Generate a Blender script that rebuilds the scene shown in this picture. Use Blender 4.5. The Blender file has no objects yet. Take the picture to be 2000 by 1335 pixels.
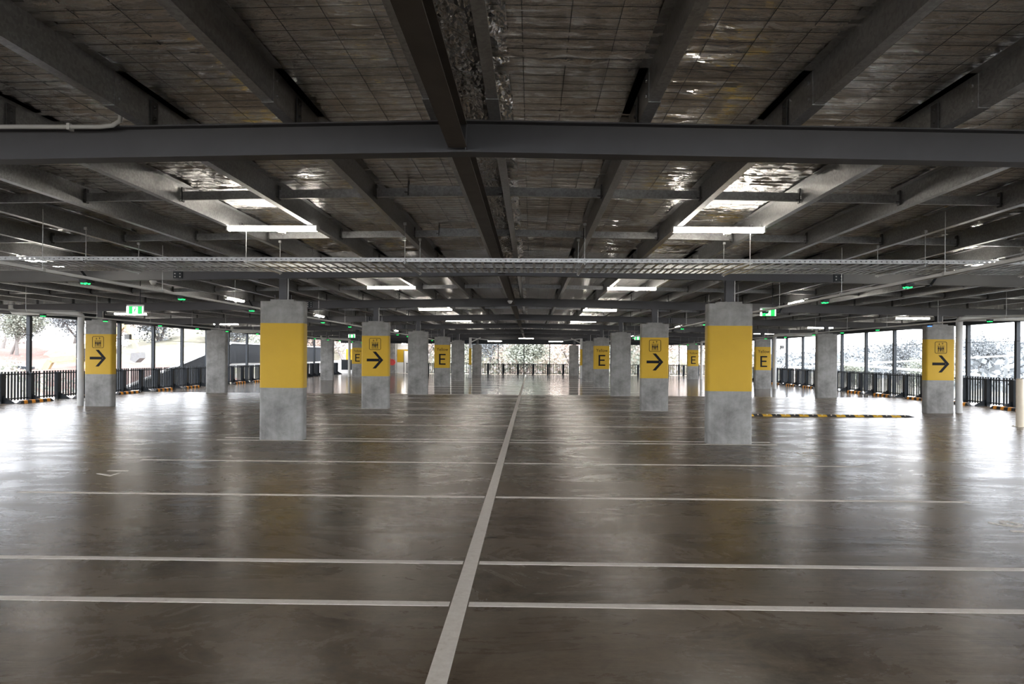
import bpy, bmesh, math, random
from mathutils import Vector, Matrix
random.seed(7)
PI = math.pi
scene = bpy.context.scene

# ------------------------------------------------------------------ camera
F, PIT, YAW, ROL = 1390.0, 0.0015, -0.0197, 0.0068
CAM = Vector((0.52, 0.0, 1.658))
cy, sy = math.cos(YAW), math.sin(YAW)
cp, sp = math.cos(PIT), math.sin(PIT)
A = Matrix(((cy, -sy, 0), (sy, cy, 0), (0, 0, 1)))
B = Matrix(((1, 0, 0), (0, cp, sp), (0, -sp, cp)))
M3 = B @ A
cr, sr = math.cos(ROL), math.sin(ROL)
RX = cr * M3[0] + sr * M3[2]
RU = -sr * M3[0] + cr * M3[2]
RF = M3[1]
cam_d = bpy.data.cameras.new('camera')
cam = bpy.data.objects.new('camera', cam_d)
scene.collection.objects.link(cam)
cam.matrix_world = Matrix(((RX[0], RU[0], -RF[0], CAM[0]), (RX[1], RU[1], -RF[1], CAM[1]), (RX[2], RU[2], -RF[2], CAM[2]), (0, 0, 0, 1)))
cam_d.sensor_fit = 'HORIZONTAL'
cam_d.sensor_width = 36.0
cam_d.lens = F / 2000 * 36.0
cam_d.shift_x = -9.87 / 2000
cam_d.shift_y = 26.73 / 2000
cam_d.clip_end = 1500
cam_d.clip_start = 0.05
scene.camera = cam

# ------------------------------------------------------------------ sky, exposure
world = bpy.data.worlds.new('overcast_sky')
scene.world = world
world.use_nodes = True
wn = world.node_tree.nodes
wn['Background'].inputs[0].default_value = (0.90, 0.935, 1.0, 1)
wn['Background'].inputs[1].default_value = 4.0
vs = scene.view_settings
vs.view_transform = 'Standard'
vs.look = 'None'
vs.gamma = 1.0
vs.use_curve_mapping = False
vs.exposure = 1.82
scene.cycles.max_bounces = 8
scene.cycles.diffuse_bounces = 4
scene.cycles.glossy_bounces = 4
scene.cycles.transparent_max_bounces = 12
scene.cycles.caustics_reflective = True
scene.cycles.sample_clamp_indirect = 10.0
scene.cycles.use_denoising = True

# ------------------------------------------------------------------ helpers
C = scene.collection


class MB:
    """collects shapes, built as ONE mesh object"""
    def __init__(self):
        self.v = []; self.f = []; self.m = []; self.s = []

    def add(self, vs, fs, mi=0, smooth=False):
        n = len(self.v)
        self.v += [tuple(p) for p in vs]
        for q in fs:
            self.f.append(tuple(n + i for i in q)); self.m.append(mi); self.s.append(smooth)
        return self

    def box(self, x0, x1, y0, y1, z0, z1, mi=0):
        vs = [(x, y, z) for z in (z0, z1) for y in (y0, y1) for x in (x0, x1)]
        return self.add(vs, [(0, 2, 3, 1), (4, 5, 7, 6), (0, 1, 5, 4), (2, 6, 7, 3), (0, 4, 6, 2), (1, 3, 7, 5)], mi)

    def beam(self, p, q, w, t, mi=0, up=(0, 0, 1)):
        p = Vector(p); q = Vector(q); d = (q - p).normalized(); u = Vector(up)
        s = d.cross(u)
        if s.length < 1e-4: s = d.cross(Vector((1, 0, 0)))
        s.normalize(); u = s.cross(d)
        vs = []
        for e in (p, q):
            for a, b in ((-1, -1), (1, -1), (1, 1), (-1, 1)):
                vs.append(e + s * (w / 2 * a) + u * (t / 2 * b))
        return self.add(vs, [(3, 2, 1, 0), (4, 5, 6, 7), (0, 1, 5, 4), (1, 2, 6, 5), (2, 3, 7, 6), (3, 0, 4, 7)], mi)

    def tube(self, pts, r, n=10, mi=0, caps=True):
        pts = [Vector(p) for p in pts]; rings = []
        rr = r if isinstance(r, (list, tuple)) else [r] * len(pts)
        ref = None
        for i, p in enumerate(pts):
            d = ((pts[i + 1] - p) if i + 1 < len(pts) else Vector((0, 0, 0)))
            e = ((p - pts[i - 1]) if i else Vector((0, 0, 0)))
            t = (d.normalized() + e.normalized()).normalized()
            if ref is None:
                ref = Vector((0, 0, 1)) if abs(t.z) < .9 else Vector((1, 0, 0))
            a = t.cross(ref).normalized(); b = a.cross(t); ref = b
            rings.append([p + (a * math.cos(2 * PI * k / n) + b * math.sin(2 * PI * k / n)) * rr[i] for k in range(n)])
        vs = [v for g in rings for v in g]; fs = []
        for i in range(len(pts) - 1):
            for k in range(n):
                fs.append((i * n + k, i * n + (k + 1) % n, (i + 1) * n + (k + 1) % n, (i + 1) * n + k))
        self.add(vs, fs, mi, True)
        if caps:
            self.add(rings[0], [tuple(range(n))[::-1]], mi); self.add(rings[-1], [tuple(range(n))], mi)
        return self

    def prism(self, prof, p0, p1, mi=0, ax='Y', smooth=False):
        """profile of 2-D points extruded along an axis: Y -> (x,z), X -> (y,z), Z -> (x,y)"""
        def P(a, b, t):
            return {'Y': (a, t, b), 'X': (t, a, b), 'Z': (a, b, t)}[ax]
        n = len(prof)
        vs = [P(a, b, p0) for a, b in prof] + [P(a, b, p1) for a, b in prof]
        self.add(vs, [(i, (i + 1) % n, n + (i + 1) % n, n + i) for i in range(n)], mi, smooth)
        self.add(vs[:n], [tuple(range(n))[::-1]], mi)
        self.add(vs[n:], [tuple(range(n))], mi)
        return self

    def build(self, name, mats, parent=None, loc=None, fix=True):
        me = bpy.data.meshes.new(name)
        me.from_pydata(self.v, [], self.f)
        if not isinstance(mats, (list, tuple)): mats = [mats]
        for m in mats: me.materials.append(m)
        me.polygons.foreach_set('material_index', self.m)
        me.polygons.foreach_set('use_smooth', self.s)
        me.update()
        if fix:
            bm = bmesh.new(); bm.from_mesh(me)
            bmesh.ops.recalc_face_normals(bm, faces=bm.faces)
            bm.to_mesh(me); bm.free()
        o = bpy.data.objects.new(name, me)
        C.objects.link(o)
        if parent: o.parent = parent
        if loc: o.location = loc
        return o


def tag(o, label, cat, group=None, kind=None):
    o['label'] = label; o['category'] = cat
    if group: o['group'] = group
    if kind: o['kind'] = kind
    return o


def struct(o):
    o['kind'] = 'structure'
    return o


def thing(name, label, cat, loc=(0, 0, 0), group=None, rz=0):
    o = bpy.data.objects.new(name, None); C.objects.link(o)
    o.location = loc; o.rotation_euler = (0, 0, rz)
    o.empty_display_size = .1
    return tag(o, label, cat, group)


def copy_tree(o, parent=None, root=True):
    c = o.copy(); C.objects.link(c)
    if not root: c.parent = parent
    for ch in list(o.children): copy_tree(ch, c, False)
    return c


def dup(o, loc, label, rz=None, group=None):
    c = copy_tree(o); c.location = loc; c['label'] = label
    if rz is not None: c.rotation_euler = (0, 0, rz)
    if group: c['group'] = group
    return c


ORD = ['first', 'second', 'third', 'fourth', 'fifth', 'sixth', 'seventh', 'eighth', 'ninth', 'tenth', 'eleventh', 'twelfth',
       'thirteenth', 'fourteenth', 'fifteenth', 'sixteenth', 'seventeenth', 'eighteenth', 'nineteenth', 'twentieth',
       'twenty-first', 'twenty-second', 'twenty-third', 'twenty-fourth', 'twenty-fifth', 'twenty-sixth', 'twenty-seventh', 'twenty-eighth']


# ------------------------------------------------------------------ materials
class NT:
    def __init__(self, name):
        self.m = bpy.data.materials.new(name); self.m.use_nodes = True
        self.t = self.m.node_tree; self.b = self.t.nodes['Principled BSDF']
        self.out = self.t.nodes['Material Output']

    def n(self, kind, **kw):
        x = self.t.nodes.new(kind)
        for k, v in kw.items():
            if k.startswith('i_'):
                key = k[2:]
                key = int(key) if key.isdigit() else key.replace('_', ' ')
                x.inputs[key].default_value = v
            else: setattr(x, k, v)
        return x

    def l(self, a, b):
        self.t.links.new(a, b)

    def coord(self, scale=(1, 1, 1), kind='Object', rot=(0, 0, 0)):
        if kind == 'World':
            g = self.n('ShaderNodeNewGeometry').outputs['Position']
        else: g = self.n('ShaderNodeTexCoord').outputs[kind]
        mp = self.n('ShaderNodeMapping'); mp.inputs['Scale'].default_value = scale; mp.inputs['Rotation'].default_value = rot
        self.l(g, mp.inputs['Vector'])
        return mp.outputs['Vector']

    def noise(self, vec, scale=5, detail=4, rough=.5, dist=0):
        x = self.n('ShaderNodeTexNoise'); x.inputs['Scale'].default_value = scale
        x.inputs['Detail'].default_value = detail; x.inputs['Roughness'].default_value = rough
        x.inputs['Distortion'].default_value = dist
        self.l(vec, x.inputs['Vector'])
        return x.outputs['Fac']

    def ramp(self, fac, stops):
        r = self.n('ShaderNodeValToRGB'); e = r.color_ramp.elements
        while len(e) < len(stops): e.new(.5)
        for el, (p, c) in zip(e, stops):
            el.position = p; el.color = (c[0], c[1], c[2], 1) if isinstance(c, (list, tuple)) else (c, c, c, 1)
        self.l(fac, r.inputs[0])
        return r.outputs['Color']

    def mix(self, a, b, fac, mode='MIX'):
        x = self.n('ShaderNodeMix', data_type='RGBA', blend_type=mode)
        for s, v in ((x.inputs[0], fac), (x.inputs[6], a), (x.inputs[7], b)):
            if hasattr(v, 'links') or hasattr(v, 'is_linked'): self.l(v, s)
            else: s.default_value = v if not isinstance(v, (tuple, list)) else (v[0], v[1], v[2], 1)
        return x.outputs[2]

    def bump(self, h, strength=.3, dist=.01, normal=None):
        x = self.n('ShaderNodeBump'); x.inputs['Strength'].default_value = strength; x.inputs['Distance'].default_value = dist
        self.l(h, x.inputs['Height'])
        if normal is not None: self.l(normal, x.inputs['Normal'])
        return x.outputs['Normal']

    def set(self, **kw):
        for k, v in kw.items():
            s = self.b.inputs[k.replace('_', ' ')]
            if hasattr(v, 'is_linked'): self.l(v, s)
            elif isinstance(v, (tuple, list)): s.default_value = (v[0], v[1], v[2], 1)
            else: s.default_value = v
        return self


def worn(name, col, rough=.5, metal=0.0, var=.18, scale=3.0, bump=.0, spec=.5):
    """plain surface with slight mottling"""
    t = NT(name); v = t.coord()
    n = t.noise(v, scale, 5, .6)
    c = t.ramp(n, [(.3, [x * (1 - var) for x in col]), (.7, [min(1, x * (1 + var)) for x in col])])
    t.set(Base_Color=c, Roughness=rough, Metallic=metal)
    t.b.inputs['Specular IOR Level'].default_value = spec
    if bump: t.set(Normal=t.bump(t.noise(v, scale * 12, 4, .6), bump, .003))
    return t.m


def glow(name, col, strength, base=(.8, .8, .8)):
    t = NT(name); t.set(Base_Color=base, Roughness=.4)
    v = t.coord(); n = t.noise(v, 8, 2)
    c = t.ramp(n, [(0, [x * .96 for x in col]), (1, col)])
    t.set(Emission_Color=c, Emission_Strength=strength)
    return t.m


MAT = {}


def mk_floor():
    t = NT('polished_concrete')
    w = t.coord((1, 1, 1), 'World')
    big = t.noise(w, .26, 6, .62, .6)
    mid = t.noise(t.coord((.8, 1.5, 1), 'World', (0, 0, .25)), .9, 9, .7, 1.2)
    trow = t.noise(t.coord((1, 1, 1), 'World', (0, 0, -.4)), 2.4, 9, .74, 1.1)
    fine = t.noise(w, 17, 7, .75)
    c1 = t.ramp(big, [(.36, (.104, .080, .059)), (.5, (.150, .118, .088)), (.64, (.172, .152, .126))])
    c2 = t.ramp(mid, [(.30, (.45, .46, .49)), (.46, (.90, .90, .90)), (.58, (1.02, 1.02, 1.02)), (.70, (1.4, 1.43, 1.47))])
    c = t.mix(c1, c2, .9, 'MULTIPLY')
    c = t.mix(c, t.ramp(trow, [(.34, (.72, .70, .68)), (.5, (1, 1, 1)), (.66, (1.12, 1.1, 1.08))]), .85, 'MULTIPLY')
    c = t.mix(c, t.ramp(fine, [(.3, (.80, .79, .78)), (.6, (1.04, 1.04, 1.04))]), .7, 'MULTIPLY')
    sc = t.noise(t.coord((.8, 2.2, 1), 'World', (0, 0, -.2)), 1.9, 8, .76, .5)
    c = t.mix(c, t.ramp(sc, [(.33, (.42, .40, .40)), (.43, (1, 1, 1))]), .7, 'MULTIPLY')
    r = t.ramp(mid, [(.30, .21), (.50, .28), (.70, .37)])
    # the pour beyond the bare columns was power-floated smoother
    sep = t.n('ShaderNodeSeparateXYZ'); t.l(w, sep.inputs[0])
    wob = t.n('ShaderNodeMath', operation='MULTIPLY_ADD'); t.l(t.noise(w, .5, 3), wob.inputs[0]); wob.inputs[1].default_value = .8; t.l(sep.outputs[1], wob.inputs[2])
    far = t.n('ShaderNodeMath', operation='GREATER_THAN'); t.l(wob.outputs[0], far.inputs[0]); far.inputs[1].default_value = 31.4
    r = t.mix(r, (.13, .13, .13), far.outputs[0])
    bs = t.n('ShaderNodeMapRange'); t.l(far.outputs[0], bs.inputs[0]); bs.inputs[3].default_value = .20; bs.inputs[4].default_value = .10
    t.set(Base_Color=c, Roughness=r)
    t.b.inputs['Specular IOR Level'].default_value = .08
    b1 = t.bump(t.noise(t.coord((.35, 2.4, 1), 'World'), 2.2, 7, .66, .4), .30, .02)
    t.l(bs.outputs[0], b1.node.inputs['Strength'])
    b2 = t.bump(fine, .04, .004, b1)
    t.set(Normal=b2)
    return t.m


def mk_concrete():
    t = NT('column_concrete'); v = t.coord()
    a = t.noise(v, 2.2, 7, .65, .3)
    vert = t.noise(t.coord((6, 6, .6)), 1.6, 5, .6)
    c = t.ramp(a, [(.33, (.135, .130, .122)), (.5, (.215, .21, .20)), (.68, (.285, .282, .272))])
    c = t.mix(c, t.ramp(vert, [(.3, (.82, .82, .81)), (.65, (1.05, 1.05, 1.05))]), .8, 'MULTIPLY')
    pit = t.noise(v, 38, 4, .7)
    c = t.mix(c, t.ramp(pit, [(.3, (.7, .69, .67)), (.42, (1, 1, 1))]), .6, 'MULTIPLY')
    # formwork band lines
    z = t.n('ShaderNodeSeparateXYZ'); t.l(t.coord(), z.inputs[0])
    t.set(Base_Color=c, Roughness=.72, Normal=t.bump(pit, .25, .003))
    return t.m


def mk_foil():
    t = NT('reflective_foil')
    w = t.coord((1, 1, 1), 'World')
    # sag between the cross wires (0.15 m) and sharper creases running across
    wv = t.n('ShaderNodeTexWave', wave_type='BANDS', bands_direction='Y', wave_profile='SIN')
    wv.inputs['Scale'].default_value = PI * 2 / .15 / 20 ; wv.inputs['Distortion'].default_value = 1.6
    wv.inputs['Detail'].default_value = 2; wv.inputs['Detail Scale'].default_value = 1.2
    t.l(w, wv.inputs['Vector'])
    crease = t.noise(t.coord((.9, 6, 1), 'World'), 1.5, 7, .66, .9)
    crk = t.noise(t.coord((3, 9, 1), 'World'), 3.2, 8, .72, 1.6)
    big = t.noise(t.coord((.6, 1.6, 1), 'World'), 1.3, 3, .5)
    n1 = t.bump(big, .8, .12)
    n2 = t.bump(wv.outputs['Fac'], 1.0, .014, n1)
    n3 = t.bump(crease, 1.0, .18, n2)
    n4 = t.bump(crk, .6, .03, n3)
    col = t.ramp(t.noise(w, .8, 4), [(.3, (.72, .70, .67)), (.7, (.86, .85, .83))])
    dust = t.ramp(t.noise(t.coord((1, 3, 1), 'World'), 5, 6, .7), [(.3, .10), (.7, .22)])
    t.set(Base_Color=col, Metallic=1.0, Roughness=dust, Normal=n4)
    return t.m


def mk_crinkle():
    t = NT('crinkled_ridge_foil')
    v = t.n('ShaderNodeTexVoronoi', feature='F1'); v.inputs['Scale'].default_value = 26
    t.l(t.coord((1, .7, 1), 'World'), v.inputs['Vector'])
    n1 = t.bump(v.outputs['Distance'], 1.0, .03)
    n2 = t.bump(t.noise(t.coord((1, 1, 1), 'World'), 20, 3, .6, 1), .8, .02, n1)
    t.set(Base_Color=(.85, .84, .82), Metallic=1.0, Roughness=.07, Normal=n2)
    return t.m


def mk_galv(name, col, metal, rough):
    t = NT(name)
    v = t.n('ShaderNodeTexVoronoi', feature='F1'); v.inputs['Scale'].default_value = 45
    t.l(t.coord((1, 1, 1), 'World'), v.inputs['Vector'])
    sp = t.n('ShaderNodeSeparateColor'); t.l(v.outputs['Color'], sp.inputs[0])
    c = t.ramp(sp.outputs[0], [(0, [x * .82 for x in col]), (1, [x * 1.12 for x in col])])
    n = t.noise(t.coord((3, .5, 3), 'World'), 2.5, 4, .6)
    c = t.mix(c, t.ramp(n, [(.3, (.72, .70, .68)), (.6, (1, 1, 1))]), .8, 'MULTIPLY')
    t.set(Base_Color=c, Metallic=metal, Roughness=rough)
    return t.m


def mk_line():
    t = NT('road_marking_paint')
    w = t.coord((1, 1, 1), 'World')
    n = t.noise(w, 18, 8, .75, .3)
    c = t.ramp(n, [(.27, (.22, .18, .14)), (.36, (.70, .65, .60)), (.7, (.84, .80, .75))])
    n2 = t.noise(w, 4, 5, .7)
    c = t.mix(c, t.ramp(n2, [(.25, (.62, .55, .48)), (.42, (1, 1, 1))]), .7, 'MULTIPLY')
    t.set(Base_Color=c, Roughness=.55)
    return t.m


def mk_leaf(name, c0, c1):
    t = NT(name)
    n = t.noise(t.coord((1, 1, 1), 'World'), 1.1, 4, .7)
    c = t.ramp(n, [(.3, c0), (.7, c1)])
    t.set(Base_Color=c, Roughness=.8)
    return t.m


def mk_ground(name, stops, scale):
    t = NT(name)
    n = t.noise(t.coord((1, 1, 1), 'World'), scale, 8, .68, .5)
    t.set(Base_Color=t.ramp(n, stops), Roughness=.95)
    return t.m


def mk_mesh_sheet():
    t = NT('fine_wire_mesh')
    tr = t.n('ShaderNodeBsdfTransparent'); mx = t.n('ShaderNodeMixShader')
    w = t.coord((1, 1, 1), 'World')
    n = t.noise(w, 3, 3)
    f = t.ramp(n, [(0, .90), (1, .86)])
    t.set(Base_Color=(.25, .25, .26), Roughness=.6, Metallic=.0)
    t.l(f, mx.inputs[0]); t.l(t.b.outputs[0], mx.inputs[1]); t.l(tr.outputs[0], mx.inputs[2])
    t.l(mx.outputs[0], t.out.inputs[0])
    return t.m


MAT['floor'] = mk_floor()
MAT['conc'] = mk_concrete()
MAT['foil'] = mk_foil()
MAT['crinkle'] = mk_crinkle()


def mk_foil_near():
    t = NT('crumpled_foil')
    w = t.coord((1, 1, 1), 'World')
    n1 = t.bump(t.noise(t.coord((2, 7, 1), 'World'), 3.0, 5, .6, 1.2), .6, .04)
    n2 = t.bump(t.noise(w, 22, 3, .6, 1.5), .25, .004, n1)
    col = t.ramp(t.noise(w, .8, 4), [(.3, (.72, .70, .67)), (.7, (.86, .85, .83))])
    t.set(Base_Color=col, Metallic=1.0, Roughness=t.ramp(t.noise(t.coord((1, 3, 1), 'World'), 5, 6, .7), [(.3, .05), (.7, .14)]), Normal=n2)
    return t.m


MAT['foil_near'] = mk_foil_near()
MAT['galv'] = mk_galv('galvanised_purlin_steel', (.34, .345, .35), .68, .35)
MAT['galv_dark'] = mk_galv('dull_cleat_steel', (.085, .086, .09), .4, .5)
MAT['tray'] = mk_galv('cable_tray_steel', (.38, .385, .385), .6, .36)
MAT['beam'] = worn('charcoal_primer_steel', (.050, .050, .056), .55, 0, .12, 2, .05)
MAT['beam_light'] = worn('lit_rafter_and_grey_steel', (.115, .115, .115), .55, 0, .1, 2, .05)  # grey fittings; on outer rafter beams, brighter light put into the colour
MAT['dark'] = worn('dark_powder_coat', (.011, .015, .020), .5, 0, .15, 4, 0, .3)
MAT['black'] = worn('black_rubber', (.018, .018, .02), .7, 0, .2, 8)
MAT['ink'] = worn('black_sign_vinyl', (.005, .005, .007), .6, 0, .1, 8, 0, .15)
MAT['yellow'] = worn('yellow_column_paint', (.46, .285, .016), .5, 0, .06, 1.5, .03, .25)
MAT['yellow_hi'] = worn('hazard_yellow_rubber', (.62, .36, .02), .6, 0, .12, 6)
MAT['orange'] = worn('hazard_orange_stripe', (.72, .27, .01), .6, 0, .12, 6)
MAT['white'] = worn('white_pvc', (.45, .45, .44), .45, 0, .06, 2)
MAT['whitewall'] = worn('white_painted_wall', (.75, .75, .74), .7, 0, .05, 1)
MAT['cream'] = worn('cream_bollard_paint', (.62, .54, .42), .5, 0, .08, 3)
MAT['line'] = mk_line()
MAT['lamp'] = glow('fluorescent_diffuser', (1.0, .93, .82), 17)
MAT['green'] = glow('green_indicator', (.01, 1.0, .12), 1.3, (.02, .3, .05))
MAT['blue'] = glow('blue_indicator', (.03, .14, 1.0), 2.2, (.02, .05, .3))
MAT['lobby_lamp'] = glow('lobby_lamp_diffuser', (1.0, .95, .88), 20)
MAT['exit_green'] = glow('exit_sign_green', (.005, .75, .10), .30, (.0, .4, .1))
MAT['exit_white'] = glow('exit_sign_white', (.85, 1.0, .93), .7)
MAT['red'] = worn('red_hose_reel', (.55, .03, .02), .4, 0, .1, 3)
MAT['brown'] = worn('rusty_primer_steel', (.062, .052, .045), .6, 0, .25, 3, .08)

# ================================================================== dimensions
ROWS = [-2.8 + 8.4 * i for i in range(9)]        # rafter / column rows: index 1 is the first rafter in view
Y0, Y1 = -28.0, 67.3
XE = 17.45
SL = .0177                                        # roof fall per metre either side of the ridge


def zr(x, base): return base - SL * abs(x)


ROWN = ['behind', 'nearest', 'second', 'third', 'fourth', 'fifth', 'sixth', 'seventh', 'farthest']

# ------------------------------------------------------------------ floor, ceiling
m = MB(); m.box(-17.8, 17.8, Y0, 68.2, -.3, 0)
struct(m.build('floor', MAT['floor']))
m = MB()
for s in (-1, 1):
    zt = 3.757
    for xa, xb, pa, pb, dz in ((0, 17.9, Y0, -1.0, 0), (0, 8.6, -1.0, 14.0, .08), (8.6, 17.9, -1.0, 14.0, 0), (0, 17.9, 14.0, Y1, 0)):
        m.add([(s * xa, pa, zr(xa, zt) + dz), (s * xb, pa, zr(xb, zt) + dz), (s * xb, pb, zr(xb, zt) + dz), (s * xa, pb, zr(xa, zt) + dz)], [(0, 1, 2, 3)])
    m.add([(0, Y0, zt + .12), (s * 17.9, Y0, zr(17.9, zt + .12)), (s * 17.9, Y1, zr(17.9, zt + .12)), (0, Y1, zt + .12)], [(0, 1, 2, 3)])
    m.add([(s * 17.9, Y0, zr(17.9, zt)), (s * 17.9, Y1, zr(17.9, zt)), (s * 17.9, Y1, zr(17.9, zt + .12)), (s * 17.9, Y0, zr(17.9, zt + .12))], [(0, 1, 2, 3)])
ceiling = struct(m.build('ceiling', MAT['foil']))
# nearest bays: the foil modelled with its sag between the wires and its creases
from mathutils import noise as mnoise
m = MB(); x0, x1, ya, yb = -8.6, 8.6, -1.0, 14.0
nx, ny = 330, 620
vs = []; fs = []
for j in range(ny + 1):
    y = ya + (yb - ya) * j / ny
    ph = ((y + 3.0) / .15) % 1.0
    sag = math.sin(PI * ph) ** .8
    for i in range(nx + 1):
        x = x0 + (x1 - x0) * i / nx
        bx = math.sin(PI * ((abs(x) - .15) / .30 % 1.0)) ** 2
        k = mnoise.noise((x * .8, y * 1.3, 3.1))
        am = .013 * max(.15, 1 + 1.3 * k) * (.45 + .55 * bx)
        c1 = 1 - abs(mnoise.noise((x * 1.6 + .6 * k, y * 8.5, 1.7))) * 2
        c2 = 1 - abs(mnoise.noise((x * 5.2, y * 15.0 + k * 3, 9.2))) * 2
        dz = -am * sag - sag * (.014 * c1 * c1 * max(0.1, .7 + 1.2 * k) + .006 * c2 * c2) + .055 * max(0, .35 + mnoise.noise((x * .8, y * 2.1, 5.5))) * (.25 + .75 * sag) + .02 * max(0, mnoise.noise((x * 2.2, y * 4.4, 2.5))) * sag
        vs.append((x, y, zr(x, 3.757) - .004 + min(.07, max(-.05, dz))))
for j in range(ny):
    for i in range(nx):
        q = j * (nx + 1) + i; fs.append((q, q + 1, q + nx + 2, q + nx + 1))
m.add(vs, fs, 0, True)
m.build('sagging_foil', MAT['foil_near'], ceiling, None, False)
m = MB()
def wire(p, q, w):
    m.beam(p, q, w, w)
y = -3.0
k = 0
while y < 66.5:
    for s in (-1, 1):
        x0 = 0.0
        # slightly wavy wire: pieces of about a metre
        n = 16; pts = []
        for i in range(n + 1):
            x = s * 17.5 * i / n
            pts.append((x, y + random.uniform(-.008, .008), zr(x, 3.757 - .012)))
        if y > 30: pts = [pts[0], pts[8], pts[-1]]
        for a, b in zip(pts, pts[1:]): wire(a, b, .0022)
    y += .15 if y < 30 else .3
for s in (-1, 1):
    for i in range(58):
        x = s * (.15 + .30 * i)
        wire((x, -3, zr(x, 3.744)), (x, 66.5, zr(x, 3.744)), .0028)
m.build('wire_netting', MAT['dark'], ceiling, fix=False)
# crinkled foil flap under the ridge
m = MB(); nx, ny = 9, 560
vs = []; fs = []
for j in range(ny + 1):
    for i in range(nx + 1):
        vs.append((-.17 + .52 * i / nx + random.uniform(-.008, .008) , -3 + 64.0 * j / ny, 3.70 + random.uniform(-.03, .03) + .03 * (i > 5)))
for j in range(ny):
    for i in range(nx):
        a = j * (nx + 1) + i; fs.append((a, a + 1, a + nx + 2, a + nx + 1))
m.add(vs, fs)
m.build('ridge_foil_flap', MAT['crinkle'], ceiling, fix=False)

# ------------------------------------------------------------------ purlins
sleeves = {}


def purlin(side, k):
    x = side * (.19 + 1.158 * k)
    zb = zr(x, 3.505); zt = zr(x, 3.748)
    s = side
    o = thing('roof_purlin', 'galvanised roof purlin, %s to the %s of the ridge' % (ORD[k], 'left' if s < 0 else 'right'),
              'purlin', (x, 0, zb), 'galvanised purlins under the roof')
    H = zt - zb; t = .004

    def zed(mb, ya, yb, e=0.0, mi=0):
        pr = [(s * (.078 + e), 0 - e), (s * (.078 + e), .018), (s * (.078 + e - t), .018), (s * (.078 + e - t), t - e), (s * (t + e), t - e), (s * (t + e), H),
              (-s * .07, H), (-s * .07, H - t), (0 - s * e, H - t), (0 - s * e, 0 - e)]
        mb.prism(pr, ya, yb, mi)
    mb = MB()
    zed(mb, -11, Y1 - .3)
    mb.build('channel', MAT['galv'], o)
    for Y in ROWS:
        if s not in sleeves:
            mb = MB(); zed(mb, -.52, .52, .006)
            for dy in (-.46, .46):
                for zz in (.06, .17):
                    mb.tube([(s * .0, dy, zz), (-s * .018, dy, zz)], .013, 6)
                    mb.tube([(s * .0, dy, zz), (s * .022, dy, zz)], .013, 6)
            q = sleeves[s] = mb.build('lap_sleeve', MAT['galv'], o)
        else:
            q = sleeves[s].copy(); C.objects.link(q); q.parent = o
        q.location = (0, Y, 0)
    return o


# one strut of bridging, hangs between two neighbouring purlins (built once, copied)
def bridge_mesh(w):
    mb = MB()
    mb.prism([(-.02, 0), (.02, 0), (.02, .004), (-.016, .004), (-.016, .096), (.02, .096), (.02, .1), (-.02, .1)], .02, w - .03, 0, 'X')
    for a in (.012, w - .03):
        mb.box(a, a + .014, -.03, .03, -.02, .15, 1)
        mb.box(a, a + .05, -.035, .035, .01, .02, 1)
    o = mb.build('bridging_strut', [MAT['galv'], MAT['galv_dark']])
    return o


br = bridge_mesh(1.158)
br_used = False
purlins = []
for s in (-1, 1):
    for k in range(15):
        p = purlin(s, k); purlins.append(p)
        if k < 14:
            for r in ROWS[1:-1]:
                for f in (1 / 3, 2 / 3):
                    if not br_used: o = br; br_used = True
                    else: o = br.copy(); C.objects.link(o)
                    o.parent = p
                    o.location = (0, r + 8.4 * f, .055)
                    o.rotation_euler = (0, SL if s > 0 else -SL, 0)
                    if s < 0: o.scale = (-1, 1, 1)
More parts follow.
